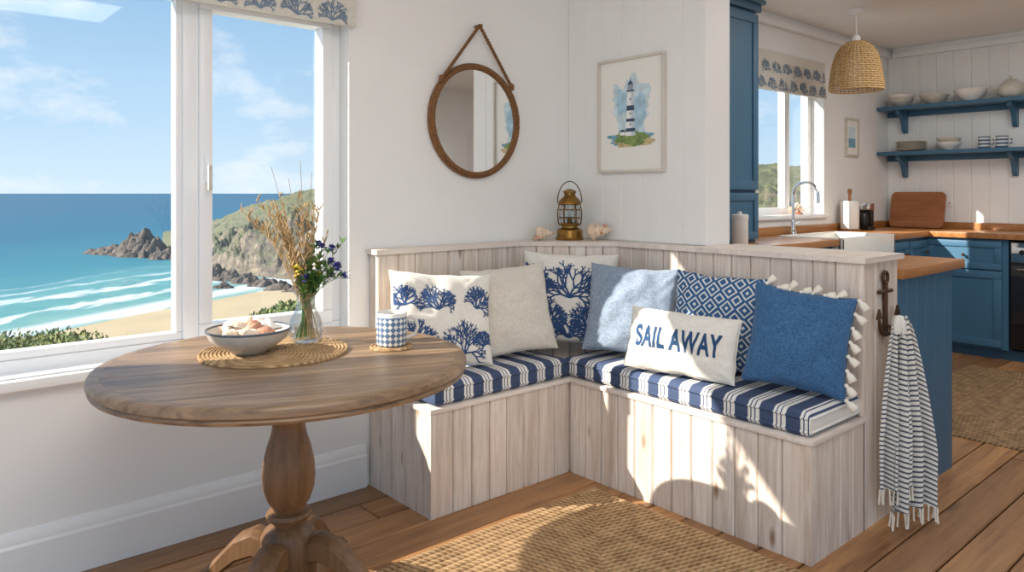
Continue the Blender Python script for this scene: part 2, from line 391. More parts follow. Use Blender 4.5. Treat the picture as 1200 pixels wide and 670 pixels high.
seat_cushion(.775,.395,T(1.745,2.468,SZ+.001))
seat_cushion(1.235,.40,T(2.527,2.515,SZ+.001)@RZ(-90))
# ---------------------------------------------------------------- pillows
def pillow(name,w,h,t,mat,c,az,lean,roll,seed=1,extra=None,pinch=.07):
    mb=MB(name); mb.mi(mat); n=34
    so=Vector((seed*7.3,seed*1.7,0))
    def yf(u,v,side):
        q=max(0,(1-u*u))*max(0,(1-v*v)); y=t/2*q**.42
        y+=.013*noise.noise(Vector((u*2.2,v*2.2,side*3))+so)*min(1,q*5)+.008*noise.noise(Vector((u*4.5,v*4.5,side*5))+so)*min(1,q*6)
        rr=abs(u)*abs(v); y+=.005*math.sin((abs(u)-abs(v))*22)*rr*min(1,q*8)
        return y
    def pt(u,v,side):
        x=u*w/2*(1-pinch*(1-v*v)); z=v*h/2*(1-pinch*(1-u*u))
        x+=.006*noise.noise(Vector((u,v*3,1))+so)*abs(u); z+=.006*noise.noise(Vector((u*3,v,5))+so)*abs(v)
        return Vector((x,side*yf(u,v,side),z))
    ts=[math.sin(math.pi/2*(-1+2*k/n)) for k in range(n+1)]
    F_=[[mb.bm.verts.new(pt(u,v,-1)) for v in ts] for u in ts]
    B_=[[F_[a][b2] if a in(0,n) or b2 in(0,n) else mb.bm.verts.new(pt(ts[a],ts[b2],1)) for b2 in range(n+1)] for a in range(n+1)]
    for a in range(n):
        for b2 in range(n):
            mb.bm.faces.new((F_[a][b2],F_[a+1][b2],F_[a+1][b2+1],F_[a][b2+1]))
            mb.bm.faces.new((B_[a][b2],B_[a][b2+1],B_[a+1][b2+1],B_[a+1][b2]))
    edge=[pt(a,b2,-1) for a,b2 in [(-1+2*k/16,-1) for k in range(16)]+[(1,-1+2*k/16) for k in range(16)]+[(1-2*k/16,1) for k in range(16)]+[(-1,1-2*k/16) for k in range(16)]]
    mb.tube(edge,.003,mat,6,True)
    def mp(x,z,off=.0018):
        u=max(-.985,min(.985,x/(w/2))); v=max(-.985,min(.985,z/(h/2)))
        p=pt(u,v,-1); p.y-=off; return p
    if extra: extra(mb,mp,pt)
    return mb.finish(mtx=T(*c)@RZ(az)@RX(-lean)@RY(roll),sharp=80,recalc=False)
def ex_coral(lst,w0,mat=m_navy,seed=1,depth=5):
    def f(mb,mp,pt):
        rng=random.Random(seed)
        for (x,z,sz,an) in lst: coral(mb,lambda a,b2:mp(a,b2),x,z,sz,an,mat,rng,depth,w0)
    return f
up=math.pi/2
pillow('coral_print_cushion',.48,.41,.15,m_creamw,(1.925,2.675,.765),-16,16,5,1,ex_coral([(-.13,-.15,.16,up),(.09,-.17,.18,up+.1),(-.04,.03,.15,up),(.16,.04,.13,up-.3),(-.19,.05,.11,up+.3),(-.02,-.19,.08,up),(.19,-.13,.09,up)],.0078))
pillow('cream_linen_cushion',.42,.42,.13,m_cream,(2.31,2.66,.764),-24,15,-5,2)
pillow('coral_fan_cushion',.48,.46,.13,m_creamw,(2.685,2.625,.788),-46,11,2,3,ex_coral([(-.13,-.19,.23,up+.15),(.13,-.19,.23,up-.1),(0.,.0,.24,up),(-.19,.05,.16,up+.4),(.19,.03,.16,up-.4),(0,-.21,.14,up)],.0115,seed=5))
pillow('chambray_cushion',.43,.42,.13,m_lblue,(2.745,2.275,.764),-60,15,3,4)
pillow('diamond_cushion',.43,.41,.12,m_diam,(2.825,1.855,.758),-78,13,2,5)
def tassels(mb,mp,pt):
    def tas(p,s=1.0,ang=0):
        mb.lathe([(0,.006*s),(.006*s,.004*s),(.009*s,-.002*s),(.006*s,-.008*s),(.008*s,-.011*s),(.014*s,-.02*s),(.017*s,-.045*s),(.012*s,-.047*s),(0,-.043*s)],p,m_tassel,12,mtx=RY(ang),wob=lambda k,z:1+.12*math.sin(k*2*math.pi*5))
    for k in range(8):
        v=-.97+1.94*k/7; p=pt(1,v,-1); p.x+=.004; p.y-=.008; tas(p,1.0,-52+(k%3)*8)
    for k in range(7):
        u=-.8+1.62*k/7; p=pt(u,1,-1); p.z+=.002; p.y-=.010; tas(p,.9,[-140,-100,-150,-112,-140,-100,-125][k])
pillow('tasselled_blue_cushion',.375,.39,.15,m_denim,(2.745,1.435,.748),-62,15,8,6,tassels)
def saily(mb,mp,pt):
    cu=bpy.data.curves.new('t','FONT'); cu.body='SAIL AWAY'; cu.size=.098; cu.align_x='CENTER'; cu.align_y='CENTER'; cu.offset=.0030; cu.space_character=1.1
    ob=bpy.data.objects.new('t',cu); scene.collection.objects.link(ob); dg=bpy.context.evaluated_depsgraph_get()
    me=bpy.data.meshes.new_from_object(ob.evaluated_get(dg)); tb=bmesh.new(); tb.from_mesh(me)
    bpy.data.objects.remove(ob); bpy.data.curves.remove(cu)
    bmesh.ops.triangulate(tb,faces=tb.faces)
    for _ in range(5):
        es=[e for e in tb.edges if e.calc_length()>.012]
        if not es: break
        bmesh.ops.subdivide_edges(tb,edges=es,cuts=1); bmesh.ops.triangulate(tb,faces=[f for f in tb.faces if len(f.verts)>3])
    i=mb.mi(m_navyt); vm={}
    for v in tb.verts: vm[v]=mb.bm.verts.new(mp(v.co.x*.72-.004,v.co.y*1.28+.004,.0028))
    for f in tb.faces:
        try: g=mb.bm.faces.new([vm[v] for v in f.verts]); g.material_index=i
        except ValueError: pass
    tb.free()
pillow('sail_away_cushion',.49,.26,.11,m_creamw,(2.60,1.885,.682),-76,16,2,7,saily,.035)
# ---------------------------------------------------------------- table
TX,TY,TZ=1.01,2.225,.80
mb=MB('round_dining_table')
R=.56
nb=7; bw=2*R/nb
for k in range(nb):
    ya=-R+k*bw+.0009; yb=-R+(k+1)*bw-.0009; pts=[]
    Ri=R-.035
    ya2=max(ya,-Ri); yb2=min(yb,Ri)
    if yb2<=ya2: continue
    N=14
    for j in range(N+1):
        yy=ya2+(yb2-ya2)*j/N; pts.append((math.sqrt(max(0,Ri*Ri-yy*yy)),yy))
    for j in range(N+1):
        yy=yb2-(yb2-ya2)*j/N; pts.append((-math.sqrt(max(0,Ri*Ri-yy*yy)),yy))
    q=[]
    for p in pts:
        if not q or math.hypot(p[0]-q[-1][0],p[1]-q[-1][1])>1e-4: q.append(p)
    if math.hypot(q[0][0]-q[-1][0],q[0][1]-q[-1][1])<1e-4: q.pop()
    mb.prism(q,-.03,0,m_table)
mb.lathe([(R-.0345,-.03),(R-.0345,-.0002),(R-.012,-.0002),(R-.004,-.004),(R,-.012),(R,-.026),(R-.006,-.031),(R-.003,-.037),(R-.006,-.045),(R-.04,-.048),(R-.06,-.040),(0,-.032)],(0,0,0),m_table,96)
mb.box((-.30,-.04,-.08),(.30,.04,-.035),m_tablev,.006); mb.box((-.04,-.30,-.0801),(.04,.30,-.0351),m_tablev,.006)
mb.lathe([(0,-.08),(.13,-.08),(.13,-.095),(.10,-.105),(.07,-.13),(.062,-.16),(.07,-.172),(.07,-.18),(.055,-.19),(.05,-.215),(.055,-.24),(.068,-.28),(.079,-.33),(.082,-.37),(.078,-.41),(.066,-.445),(.052,-.465),(.05,-.475),(.066,-.482),(.07,-.492),(.066,-.502),(.052,-.508),(.05,-.52),(.075,-.54),(.085,-.56),(.085,-.70),(.07,-.72),(.03,-.735),(0,-.737)],(0,0,0),m_tablev,40)
for k in range(4):
    a=math.radians(45+90*k+14); ca,sa=math.cos(a),math.sin(a)
    path=[(.05,-.60),(.11,-.585),(.17,-.61),(.23,-.665),(.29,-.72),(.35,-.752),(.40,-.765)]
    th=[.075,.085,.08,.066,.052,.042,.034]; wd=[.04,.042,.04,.037,.033,.034,.03]
    rings=[]
    for (r,z),t_,w_ in zip(path,th,wd):
        zb_=max(z-t_/2,-.798); zt_=z+t_/2
        sec=[(-w_,zb_+.012),(-w_*.6,zb_),(w_*.6,zb_),(w_,zb_+.012),(w_,zt_-.015),(w_*.5,zt_),(-w_*.5,zt_),(-w_,zt_-.015)]
        rings.append([mb.bm.verts.new((r*ca-s_*sa,r*sa+s_*ca,zz)) for s_,zz in sec])
    i=mb.mi(m_tablev)
    for A,B in zip(rings,rings[1:]):
        for j in range(8):
            f=mb.bm.faces.new((A[j],A[(j+1)%8],B[(j+1)%8],B[j])); f.material_index=i
    for r_ in (rings[0],rings[-1][::-1]): f=mb.bm.faces.new(r_); f.material_index=i
mb.finish(mtx=T(TX,TY,TZ)@RZ(-20),sharp=40)
def woven_disc(name,c,R,h=.008,pitch=.012):
    mb=MB(name); prof=[(0,0),(R,0)]; r=R
    while r>pitch:
        prof+= [(r,h*.5),(r-pitch*.25,h),(r-pitch*.6,h),(r-pitch*.95,h*.55)]; r-=pitch
    prof.append((0,h)); 
    mb.lathe(prof,c,m_mat,64,wob=lambda k,z:1+.006*math.sin(k*2*math.pi*32)); return mb.finish(sharp=60)
woven_disc('woven_placemat',(1.01,2.33,TZ+.001),.235)
bx,by=.925,2.335; bz=TZ+.010
mb=MB('bowl_of_shells')
mb.lathe([(0,.0),(.05,0),(.055,.008),(.09,.026),(.118,.048),(.13,.074),(.127,.076),(.114,.052),(.086,.031),(.05,.014),(0,.012)],(bx,by,bz),m_bowl,48)
mb.lathe([(.1300,.072),(.1318,.075),(.130,.079),(.126,.079),(.1255,.074)],(bx,by,bz),m_rim,48)
def shell(mb,c,s,az,mat,kind=0,tilt=20):
    m=RZ(az)@RX(tilt)
    if kind==0:
        prof=[]; N=26
        for k in range(N+1):
            t_=k/N
            r=s*.42*(1-t_)**.9*(1+.13*math.sin(t_*34))+.0001 if t_>.15 else s*.42*(.35+.65*t_/.15)*.86
            prof.append((max(r,.0002),s*(t_-.45)))
        prof=[(0,prof[0][1])]+prof+[(0,prof[-1][1]+.001)]
        mb.lathe(prof,c,mat,18,mtx=m@RX(80),wob=lambda k,z:1+.1*math.sin(k*2*math.pi+z/s*14))
    else:
        mb.lathe([(s*.5,0),(s*.48,s*.06),(s*.38,s*.16),(s*.2,s*.24),(0,s*.26)],c,mat,36,mtx=m,wob=lambda k,z:(1+.07*math.sin(k*2*math.pi*14))*(1-.25*math.exp(-((k-.5)*7)**2)))
rng=random.Random(4)
for k in range(16):
    a=k*2.4; r=.078*math.sqrt(k/16)
    shell(mb,(bx+r*math.cos(a),by+r*math.sin(a),bz+.058+.038*(1-r/.08)+rng.uniform(0,.008)),rng.uniform(.06,.09),rng.uniform(0,360),[m_shell,m_cer,m_shellp,m_shell][k%4],[0,1,0][k%3],rng.uniform(-30,30))
mb.finish(sharp=60)
vx,vy=1.145,2.385; vz=TZ+.010
mb=MB('vase_of_wildflowers')
mb.lathe([(0,.0),(.045,0),(.055,.012),(.058,.035),(.052,.075),(.036,.11),(.03,.13),(.034,.155),(.042,.17),(.040,.171),(.031,.155),(.027,.13),(.033,.108),(.049,.074),(.054,.035),(.05,.016),(0,.01)],(vx,vy,vz),m_vglass,32)
rng=random.Random(11)
cr=Vector((VY,-VX,0))
cv=Vector((VX,VY,0))
def stem(tx,tz,mat,r0=.0013,bend=.2,dd=0):
    b0=Vector((vx,vy,vz))-cr*tx*.18+cr*rng.uniform(-.015,.015)+Vector((0,0,.012))
    neck=Vector((vx,vy,vz+.135))+cr*rng.uniform(-.018,.018)+cv*rng.uniform(-.014,.014)
    end=Vector((vx,vy,vz+tz))+cr*tx+cv*dd
    pts=[]
    for k in range(4): pts.append(b0.lerp(neck,k/4))
    mid=(neck+end)/2+Vector((0,0,abs(tx)*bend))
    for k in range(9):
        t_=k/8; pts.append((1-t_)**2*neck+2*t_*(1-t_)*mid+t_*t_*end)
    mb.tube(pts,[r0*(1-.5*k/len(pts)) for k in range(len(pts))],mat,5); return pts
for k in range(30):
    tx=rng.uniform(-.23,.0) if k<24 else rng.uniform(-.02,.06); tz=rng.uniform(.36,.52)-abs(tx)*.25
    pts=stem(tx,tz,m_dry,.0018,.5,rng.uniform(-.05,.05))
    for q in range(5,13):
        p=pts[q]; 
        for _ in range(2):
            d=(cr*rng.uniform(-1,1)+cv*rng.uniform(-.5,.5)+Vector((0,0,1.4))).normalized()*rng.uniform(.015,.04)
            mb.tube([p,p+d*.5,p+d],[.0020,.0026,.0006],m_dry,4)
for k in range(6):
    pts=stem([-.12,-.06,.02,-.17,.05,-.02][k],[.60,.56,.58,.5,.52,.62][k],m_dry,.0015,.2,0)
for k in range(22):
    tx=rng.uniform(-.03,.15); tz=rng.uniform(.2,.38)
    pts=stem(tx,tz,m_green,.0017,.3,rng.uniform(-.06,.05)); e=pts[-1]
    kind=k%4
    if kind in(0,1):
        for _ in range(20):
            d=(cr*rng.uniform(-1,1)+cv*rng.uniform(-1,1)+Vector((0,0,rng.uniform(-.4,1)))).normalized()*.019
            n_=d.cross(Vector((.2,.3,1))).normalized()*.006
            mb.face([e,e+d*.7+n_,e+d,e+d*.7-n_],m_purple)
        mb.lathe([(0,-.006),(.005,-.003),(.005,.003),(0,.006)],e,m_purple,8)
    elif kind==2:
        for q in range(8): mb.lathe([(0,-.008),(.007,0),(0,.008)],pts[-1-q//3]+Vector((rng.uniform(-.014,.014),rng.uniform(-.014,.014),rng.uniform(-.01,.012))),m_yel if k%8==2 else m_whitef,6)
    for q in range(5,12):
        p=pts[q]
        for _ in range(3):
            d=(cr*rng.uniform(-1,1)+cv*rng.uniform(-1,1)+Vector((0,0,.6))).normalized()*rng.uniform(.025,.05); n_=d.cross(Vector((0,0,1))).normalized()*.005
            mb.face([p,p+d*.5+n_,p+d,p+d*.5-n_],m_green)
mb.finish(sharp=60,recalc=False)
mx,my=1.335,2.14
woven_disc('woven_coaster',(mx,my,TZ+.001),.073,.007,.012)
m_mug,nt,b=newmat('mug_glaze'); s=sep(nt,coords(nt)); 
an=M(nt,'ARCTAN2',s[1],s[0]); 
def trif(x): return M(nt,'ABSOLUTE',M(nt,'SUBTRACT',M(nt,'FRACT',x),.5))
fz=trif(M(nt,'ADD',M(nt,'MULTIPLY',s[2],1/.019),.5)); fa=trif(M(nt,'ADD',M(nt,'MULTIPLY',an,17/6.28318),40.))
ff=M(nt,'GREATER_THAN',M(nt,'ADD',fz,fa),.56); g2=M(nt,'GREATER_THAN',s[2],.097); ff=M(nt,'MAXIMUM',ff,g2)
nt.links.new(mix(nt,ff,lin(92,112,140),lin(222,218,208)),b.inputs['Base Color']); b.inputs['Roughness'].default_value=.25
mb=MB('patterned_mug')
mb.lathe([(0,0),(.044,0),(.049,.004),(.051,.02),(.051,.108),(.049,.111),(.047,.108),(.047,.012),(0,.01)],(0,0,0),m_mug,40)
hd=Vector((VY*.95,-VX*.95,0)).normalized()
mb.tube([hd*.049+Vector((0,0,.09)),hd*.065+Vector((0,0,.096)),hd*.083+Vector((0,0,.085)),hd*.088+Vector((0,0,.06)),hd*.078+Vector((0,0,.035)),hd*.05+Vector((0,0,.024))],.006,m_bowl,10)
mb.finish(mtx=T(mx,my,TZ+.009))
# ---------------------------------------------------------------- mirror
mb=MB('round_rope_mirror'); c=Vector((2.325,2.925,1.683))
mt=RX(90)
mb.lathe([(0,.0),(.266,.0),(.266,.004),(0,.004)],(c.x,2.935,c.z),m_mir,72,mtx=mt)
N=220; 
def ringpts(R_,y,amp,tw,ph): return [(c.x+(R_+amp*math.cos(tw*2*math.pi*k/N+ph))*math.cos(2*math.pi*k/N), y+amp*math.sin(tw*2*math.pi*k/N+ph), c.z+(R_+amp*math.cos(tw*2*math.pi*k/N+ph))*math.sin(2*math.pi*k/N)) for k in range(N)]
for ph in (0,2.094,4.189): mb.tube(ringpts(.2715,2.922,.006,36,ph),.0075,m_rope,6,True)
mb.lathe([(.260,-.022),(.256,.0),(.260,.012),(.266,.012),(.268,-.02)],(c.x,2.935,c.z),m_rope,72,mtx=mt)
mb.lathe([(.276,.008),(.288,.004),(.291,-.006),(.286,-.018),(.276,-.020)],(c.x,2.93,c.z),m_rope,72,mtx=RX(90))
ap=Vector((2.335,2.915,2.165))
for sx in (-1,1):
    a=Vector((c.x+sx*.225,2.915,c.z+.19))
    d=(ap-a); up_=Vector((0,1,0)); sd=d.normalized().cross(up_)
    for ph in (0,3.14): mb.tube([a+d*(k/60)+(sd*math.cos(k*1.1+ph)+up_*math.sin(k*1.1+ph))*.0045 for k in range(61)],.0055,m_rope,6)
    mb.lathe([(0,-.02),(.012,-.015),(.014,0),(.012,.015),(0,.02)],a,m_rope,12)
mb.tube([(ap.x,2.948,ap.z-.004),(ap.x,2.9,ap.z-.004)],.009,m_rope,12)
mb.finish(sharp=60)
# ---------------------------------------------------------------- lighthouse picture
mb=MB('framed_lighthouse_picture'); w,h=.44,.60
m_paper=P('watercolour_paper',lin(244,241,233),.8,var=.01); m_wash1=P('wash_sky',lin(206,224,230),.9,var=.16,nscale=25); m_wash2=P('wash_sky_deep',lin(172,204,220),.9,var=.2,nscale=25)
m_grass=P('wash_green',lin(132,154,92),.9,var=.35,nscale=45); m_wsea=P('wash_sea',lin(120,170,190),.9,var=.3,nscale=30)
m_lh=P('paint_white',lin(244,243,240),.8); m_lhs=P('paint_shade',lin(204,212,220),.8); m_lhd=P('paint_dark',lin(66,82,104),.8); m_lhr=P('paint_sand',lin(206,186,140),.9,var=.3,nscale=40)
for (a,b2,c2,d2) in ((-w/2,w/2,h/2-.014,h/2),(-w/2,w/2,-h/2,-h/2+.014),(-w/2,-w/2+.014,-h/2+.014,h/2-.014),(w/2-.014,w/2,-h/2+.014,h/2-.014)):
    mb.box((a,-.024,c2),(b2,0,d2),m_frame,.003)
mb.box((-w/2+.013,-.008,-h/2+.013),(w/2-.013,-.001,h/2-.013),m_paper)
def blob(cx,cz,rx,rz,mat,y,sd,amp=.25,n=70):
    pts=[]
    for k in range(n):
        a=2*math.pi*k/n; q=1+amp*noise.noise(Vector((math.cos(a)*1.6,math.sin(a)*1.6,sd)))+amp*.4*noise.noise(Vector((math.cos(a)*6,math.sin(a)*6,sd)))
        pts.append((cx+rx*q*math.cos(a),y,cz+rz*q*math.sin(a)))
    mb.face(pts,mat)
blob(.0,.05,.125,.15,m_wash1,-.0085,3,.6); blob(.06,.02,.05,.08,m_wash2,-.0087,6,.6); blob(-.06,.07,.045,.06,m_wash2,-.0087,8,.6)
blob(.0,-.125,.135,.036,m_wsea,-.0090,7,.5); blob(.005,-.145,.115,.026,m_lhr,-.0094,9,.5); blob(-.005,-.12,.12,.030,m_grass,-.0098,5,.5); blob(.03,-.145,.06,.016,m_grass,-.0100,15,.5)
def q4(x0,x1,z0,x2,x3,z1,mat,y): mb.face([(x0,y,z0),(x1,y,z0),(x3,y,z1),(x2,y,z1)],mat)
q4(-.033,.033,-.11,-.020,.020,.12,m_lh,-.0104); q4(.006,.033,-.11,.004,.020,.12,m_lhs,-.0107)
def tw(z): return .033-(z+.11)/.23*.013
for z0,z1 in ((-.088,-.070),(-.036,-.020),(.022,.048)): q4(-tw(z0),tw(z0),z0,-tw(z1),tw(z1),z1,m_lhd,-.0110)
for z0 in (.075,.0,-.056): mb.face([(-.004,-.0112,z0),(.003,-.0112,z0),(.003,-.0112,z0+.012),(-.004,-.0112,z0+.012)],m_lhd)
q4(-.027,.027,.12,-.027,.027,.127,m_lhd,-.0111); q4(-.016,.016,.127,-.016,.016,.157,m_lhs,-.0105)
for x in (-.016,-.006,.004,.013): q4(x-.001,x+.003,.127,x-.001,x+.003,.157,m_lhd,-.0111)
q4(-.020,.020,.157,-.003,.003,.178,m_lhd,-.0111); q4(-.0015,.0015,.178,-.0015,.0015,.195,m_lhd,-.0111)
q4(-.07,-.035,-.105,-.07,-.035,-.088,m_lh,-.0106); q4(-.073,-.033,-.088,-.066,-.04,-.076,m_lhd,-.0107)
mb.finish(mtx=T(WX-.0075,2.489,1.727)@RZ(-90),recalc=False)
# ---------------------------------------------------------------- lantern
mb=MB('brass_ship_lantern'); L0=(2.865,2.80,BT+.023)
mb.lathe([(0,0),(.074,0),(.076,.008),(.07,.016),(.068,.05),(.062,.058),(.045,.064),(.045,.076),(.062,.08),(.064,.088),(.05,.09),(0,.09)],L0,m_brass,36)
mb.lathe([(.046,.09),(.056,.12),(.056,.16),(.044,.19),(.043,.19),(.054,.16),(.054,.12),(.044,.09)],L0,m_vglass,28)
mb.lathe([(0,.09),(.014,.09),(.014,.11),(.006,.115),(0,.118)],L0,m_brassd,14)
for k in range(6):
    a=k*math.pi/3+.3; ca,sa=math.cos(a),math.sin(a)
    mb.tube([(L0[0]+r*ca,L0[1]+r*sa,L0[2]+z) for r,z in ((.06,.085),(.064,.12),(.064,.16),(.055,.195))],.0032,m_brassd,6)
for z,r in ((.118,.065),(.162,.065)): mb.tube([(L0[0]+r*math.cos(k*.2618),L0[1]+r*math.sin(k*.2618),L0[2]+z) for k in range(24)],.0028,m_brass,6,True)
mb.lathe([(.058,.188),(.064,.192),(.06,.205),(.046,.222),(.032,.235),(.03,.25),(.036,.253),(.036,.262),(.02,.27),(0,.275)],L0,m_brass,32)
mb.tube([(L0[0]+.066*math.cos(t_)*VY*1.0,L0[1]-.066*math.cos(t_)*VX,L0[2]+.20+.115*math.sin(t_)) for t_ in [math.pi*k/20 for k in range(21)]],.003,m_brassd,6)
mb.finish(sharp=50)
mb=MB('conch_shell'); c=(2.725,2.85,BT+.062); shell(mb,c,.105,60,m_shell,0,10); shell(mb,(c[0]-.035,c[1]+.015,c[2]-.030),.06,200,m_shellp,1,5); mb.finish(sharp=60)
mb=MB('murex_shell'); cc=Vector((2.925,2.645,BT+.074)); shell(mb,cc,.135,50,m_shell,0,5)
for k in range(16):
    a=k*.9; d=Vector((math.cos(a)*.045,math.sin(a)*.035,.022*math.sin(k*2.1)+.01)); mb.tube([cc+d*.6,cc+d*1.3],[.010,.001],m_shellp if k%2 else m_shell,6)
mb.finish(sharp=60)
# ---------------------------------------------------------------- anchor hook and towel
mb=MB('anchor_wall_hook'); ax,ay=3.11,1.258
mb.tube([(ax,ay,.955),(ax,ay,.76)],.010,m_iron,10)
mb.tube([(ax+.024*math.cos(k*.5236),ay,.978+.024*math.sin(k*.5236)) for k in range(12)],.007,m_iron,8,True)
mb.tube([(ax-.06,ay,.922),(ax+.06,ay,.922)],.0085,m_iron,10)
mb.tube([(ax+.09*math.sin(t_),ay-.0-.012*abs(math.sin(t_)),.84-.09*math.cos(t_)) for t_ in [(-1.35+2.7*k/16) for k in range(17)]],[.005+.007*math.sin(math.pi*k/16) for k in range(17)],m_iron,8)
for sx in (-1,1):
    mb.prism([(-.024,0),(.024,0),(0,.04)],-.004,.004,m_iron,T(ax+sx*.088,ay-.012,.82)@RX(90))
mb.tube([(ax,ay,.79),(ax,ay-.035,.775),(ax,ay-.05,.80)],.007,m_iron,8)
mb.finish(sharp=50)
m_towel,nt,b=newmat('striped_hammam_towel'); 
at=nt.nodes.new('ShaderNodeAttribute'); at.attribute_name='tv'
f=M(nt,'FRACT',M(nt,'MULTIPLY',at.outputs['Fac'],38.))
n=noiseT(nt,coords(nt),500,2)
col=ramp(nt,f,[(0,lin(236,232,224)),(.62,lin(84,92,106))],'CONSTANT'); nt.links.new(col,b.inputs['Base Color']); b.inputs['Roughness'].default_value=.95; bump(nt,b,n,.4,.002)
def towel(name):
    mb=MB(name); mb.mi(m_towel); lay=mb.bm.verts.layers.float.new('tv')
    rng=random.Random(2)
    top=Vector((3.11,1.215,.80))
    def sheet(l,r,zb_,ph,out,nf,zt_):
        n,mn=48,60; G=[]
        for a in range(n+1):
            s_=a/n; row=[]
            for k in range(mn+1):
                t_=k/mn; sp=min(1,.14+1.1*t_**.7)
                base=Vector((l[0]+(r[0]-l[0])*s_,l[1]+(r[1]-l[1])*s_,0)); tp=Vector((top.x,top.y-out,0))
                p=tp.lerp(base,sp); dirn=Vector((r[1]-l[1],-(r[0]-l[0]),0)).normalized()
                amp=.006+.020*min(1,t_*1.6)
                p+=dirn*amp*math.sin(s_*nf*2*math.pi+ph+t_*.8)
                p.z=zt_-(zt_-zb_)*t_-.012*math.sin(s_*5+ph)*t_ -.05*abs(s_-.5)*(1-t_)
                v=mb.bm.verts.new(p); v[lay]=t_*1.0+.012*math.sin(s_*9+ph); row.append(v)
            G.append(row)
        for a in range(n):
            for k in range(mn):
                mb.bm.faces.new((G[a][k],G[a+1][k],G[a+1][k+1],G[a][k+1]))
        for a in range(0,n,2):
            p=G[a][mn].co; q=p+Vector((rng.uniform(-.006,.006),rng.uniform(-.006,.006),-.055+rng.uniform(-.006,.004)))
            q.z=max(q.z,.006); mid=(p+q)/2+Vector((rng.uniform(-.003,.003),0,0))
            mb.tube([p,mid,q],[.0035,.003,.0042],m_tassel,6)
    sheet((2.975,1.235),(3.13,1.135),.17,0,.0,3,.83)
    sheet((3.02,1.20),(3.22,1.09),.075,1.6,.028,3.5,.835)
    mb.lathe([(0,.022),(.018,.018),(.027,.0),(.030,-.03),(.028,-.05)],(3.11,1.203,.81),m_towel,20,wob=lambda k,z:1+.16*math.sin(k*2*math.pi*5))
    return mb.finish(sharp=80,recalc=False)
towel('striped_towel')
# ---------------------------------------------------------------- rugs
def rug(name,x0,x1,y0,y1,row=.028,h=.014,mat=m_jute):
    mb=MB(name); mb.mi(mat); k=0
    while True:
        a=k*row; 
        if x1-x0-2*a<row*2 or y1-y0-2*a<row*2: break
        rings=[]
        for off,z in ((0,.001),(.003,h*.7),(row*.35,h),(row*.65,h),(row-.003,h*.7),(row,.003)):
            o_=a+off; rings.append([mb.bm.verts.new((px,py,z)) for px,py in ((x0+o_,y0+o_),(x1-o_,y0+o_),(x1-o_,y1-o_),(x0+o_,y1-o_))])
        for A,B in zip(rings,rings[1:]):
            for j in range(4): mb.bm.faces.new((A[j],A[(j+1)%4],B[(j+1)%4],B[j]))
        k+=1
    mb.box((x0+.01,y0+.01,.001),(x1-.01,y1-.01,.004),mat); return mb.finish(sharp=80)
rug('jute_rug',.95,2.444,-.2,2.243,.034,.017); rug('jute_runner',4.45,6.35,.95,1.95,.04,.014,m_jute2)
# ---------------------------------------------------------------- kitchen
CT=1.0
def shaker(mb,mtx,w,h,mat,knob=None,fr=.06):
    mb.box((0,-.018,0),(w,0,h),mat,.0,mtx)
    for (a,b2,c2,d2) in ((0,w,0,fr),(0,w,h-fr,h),(0,fr,fr,h-fr),(w-fr,w,fr,h-fr)):
        mb.box((a+.001,-.028,c2+.001),(b2-.001,-.017,d2-.001),mat,.002,mtx)
    if knob:
        c=mtx@Vector((knob[0],-.028,knob[1])); d=(mtx.to_3x3()@Vector((0,-1,0)))
        mb.tube([c,c+d*.012,c+d*.018,c+d*.03],[.006,.006,.014,.010],m_iron,12)
mb=MB('kitchen_peninsula')
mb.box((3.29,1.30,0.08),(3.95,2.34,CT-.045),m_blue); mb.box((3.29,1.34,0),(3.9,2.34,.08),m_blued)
mb.boards((3.29,1.30),(3.95,1.30),.0,CT-.045,.105,.014,m_blue)
for k in range(2): shaker(mb,T(3.952,1.33+k*.5,.1)@RZ(90),.49,CT-.16,m_blue,(.06,.7))
mb.box((3.288,1.255,CT-.045),(4.03,2.345,CT),m_counter,.006); mb.finish()
mb=MB('kitchen_base_cabinets')
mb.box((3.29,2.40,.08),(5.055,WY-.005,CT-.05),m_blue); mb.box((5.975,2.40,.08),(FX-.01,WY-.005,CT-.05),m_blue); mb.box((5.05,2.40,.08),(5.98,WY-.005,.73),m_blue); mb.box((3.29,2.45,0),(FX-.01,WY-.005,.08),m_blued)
mb.box((6.75,1.80,.08),(FX-.01,2.40,CT-.05),m_blue); mb.box((6.75,-1.5,.08),(FX-.01,1.18,CT-.05),m_blue); mb.box((6.80,-1.5,0),(FX-.01,2.45,.08),m_blued)
for x,w_ in ((4.05,.48),(4.55,.5),(5.08,.43),(5.52,.43),(5.98,.35),(6.35,.38)):
    hh=.62 if 5.07<x<5.96 else .83
    shaker(mb,T(x,2.40,.1),w_-.01,hh,m_blue,(w_-.08,hh-.1))
for y,w_ in ((2.38,.55),(1.17,.5),(.66,.5),(.15,.5)):
    shaker(mb,T(6.75,y,.1)@RZ(-90),w_-.01,.60,m_blue,(.06,.52)); shaker(mb,T(6.75,y,.71)@RZ(-90),w_-.01,.225,m_blue,(w_/2,.11),.05)
cm=.045
for (a,b2,c2,d2) in ((3.29,5.06,2.352,WY-.006),(5.97,FX-.01,2.36,WY-.006),(5.06,5.97,2.83,WY-.006),(6.71,FX-.01,-1.5,2.36)):
    mb.box((a,c2,CT-cm),(b2,d2,CT),m_counter,.004)
mb.box((4.42,WY-.028,CT),(FX-.01,WY-.006,CT+.06),m_counter,.003); mb.box((FX-.03,-1.5,CT),(FX-.009,WY-.03,CT+.06),m_counter,.003)
mb.finish()
mb=MB('belfast_sink'); sx0,sx1,sy0,sy1=5.065,5.965,2.335,2.825; zt,zb=CT+.008,CT-.25
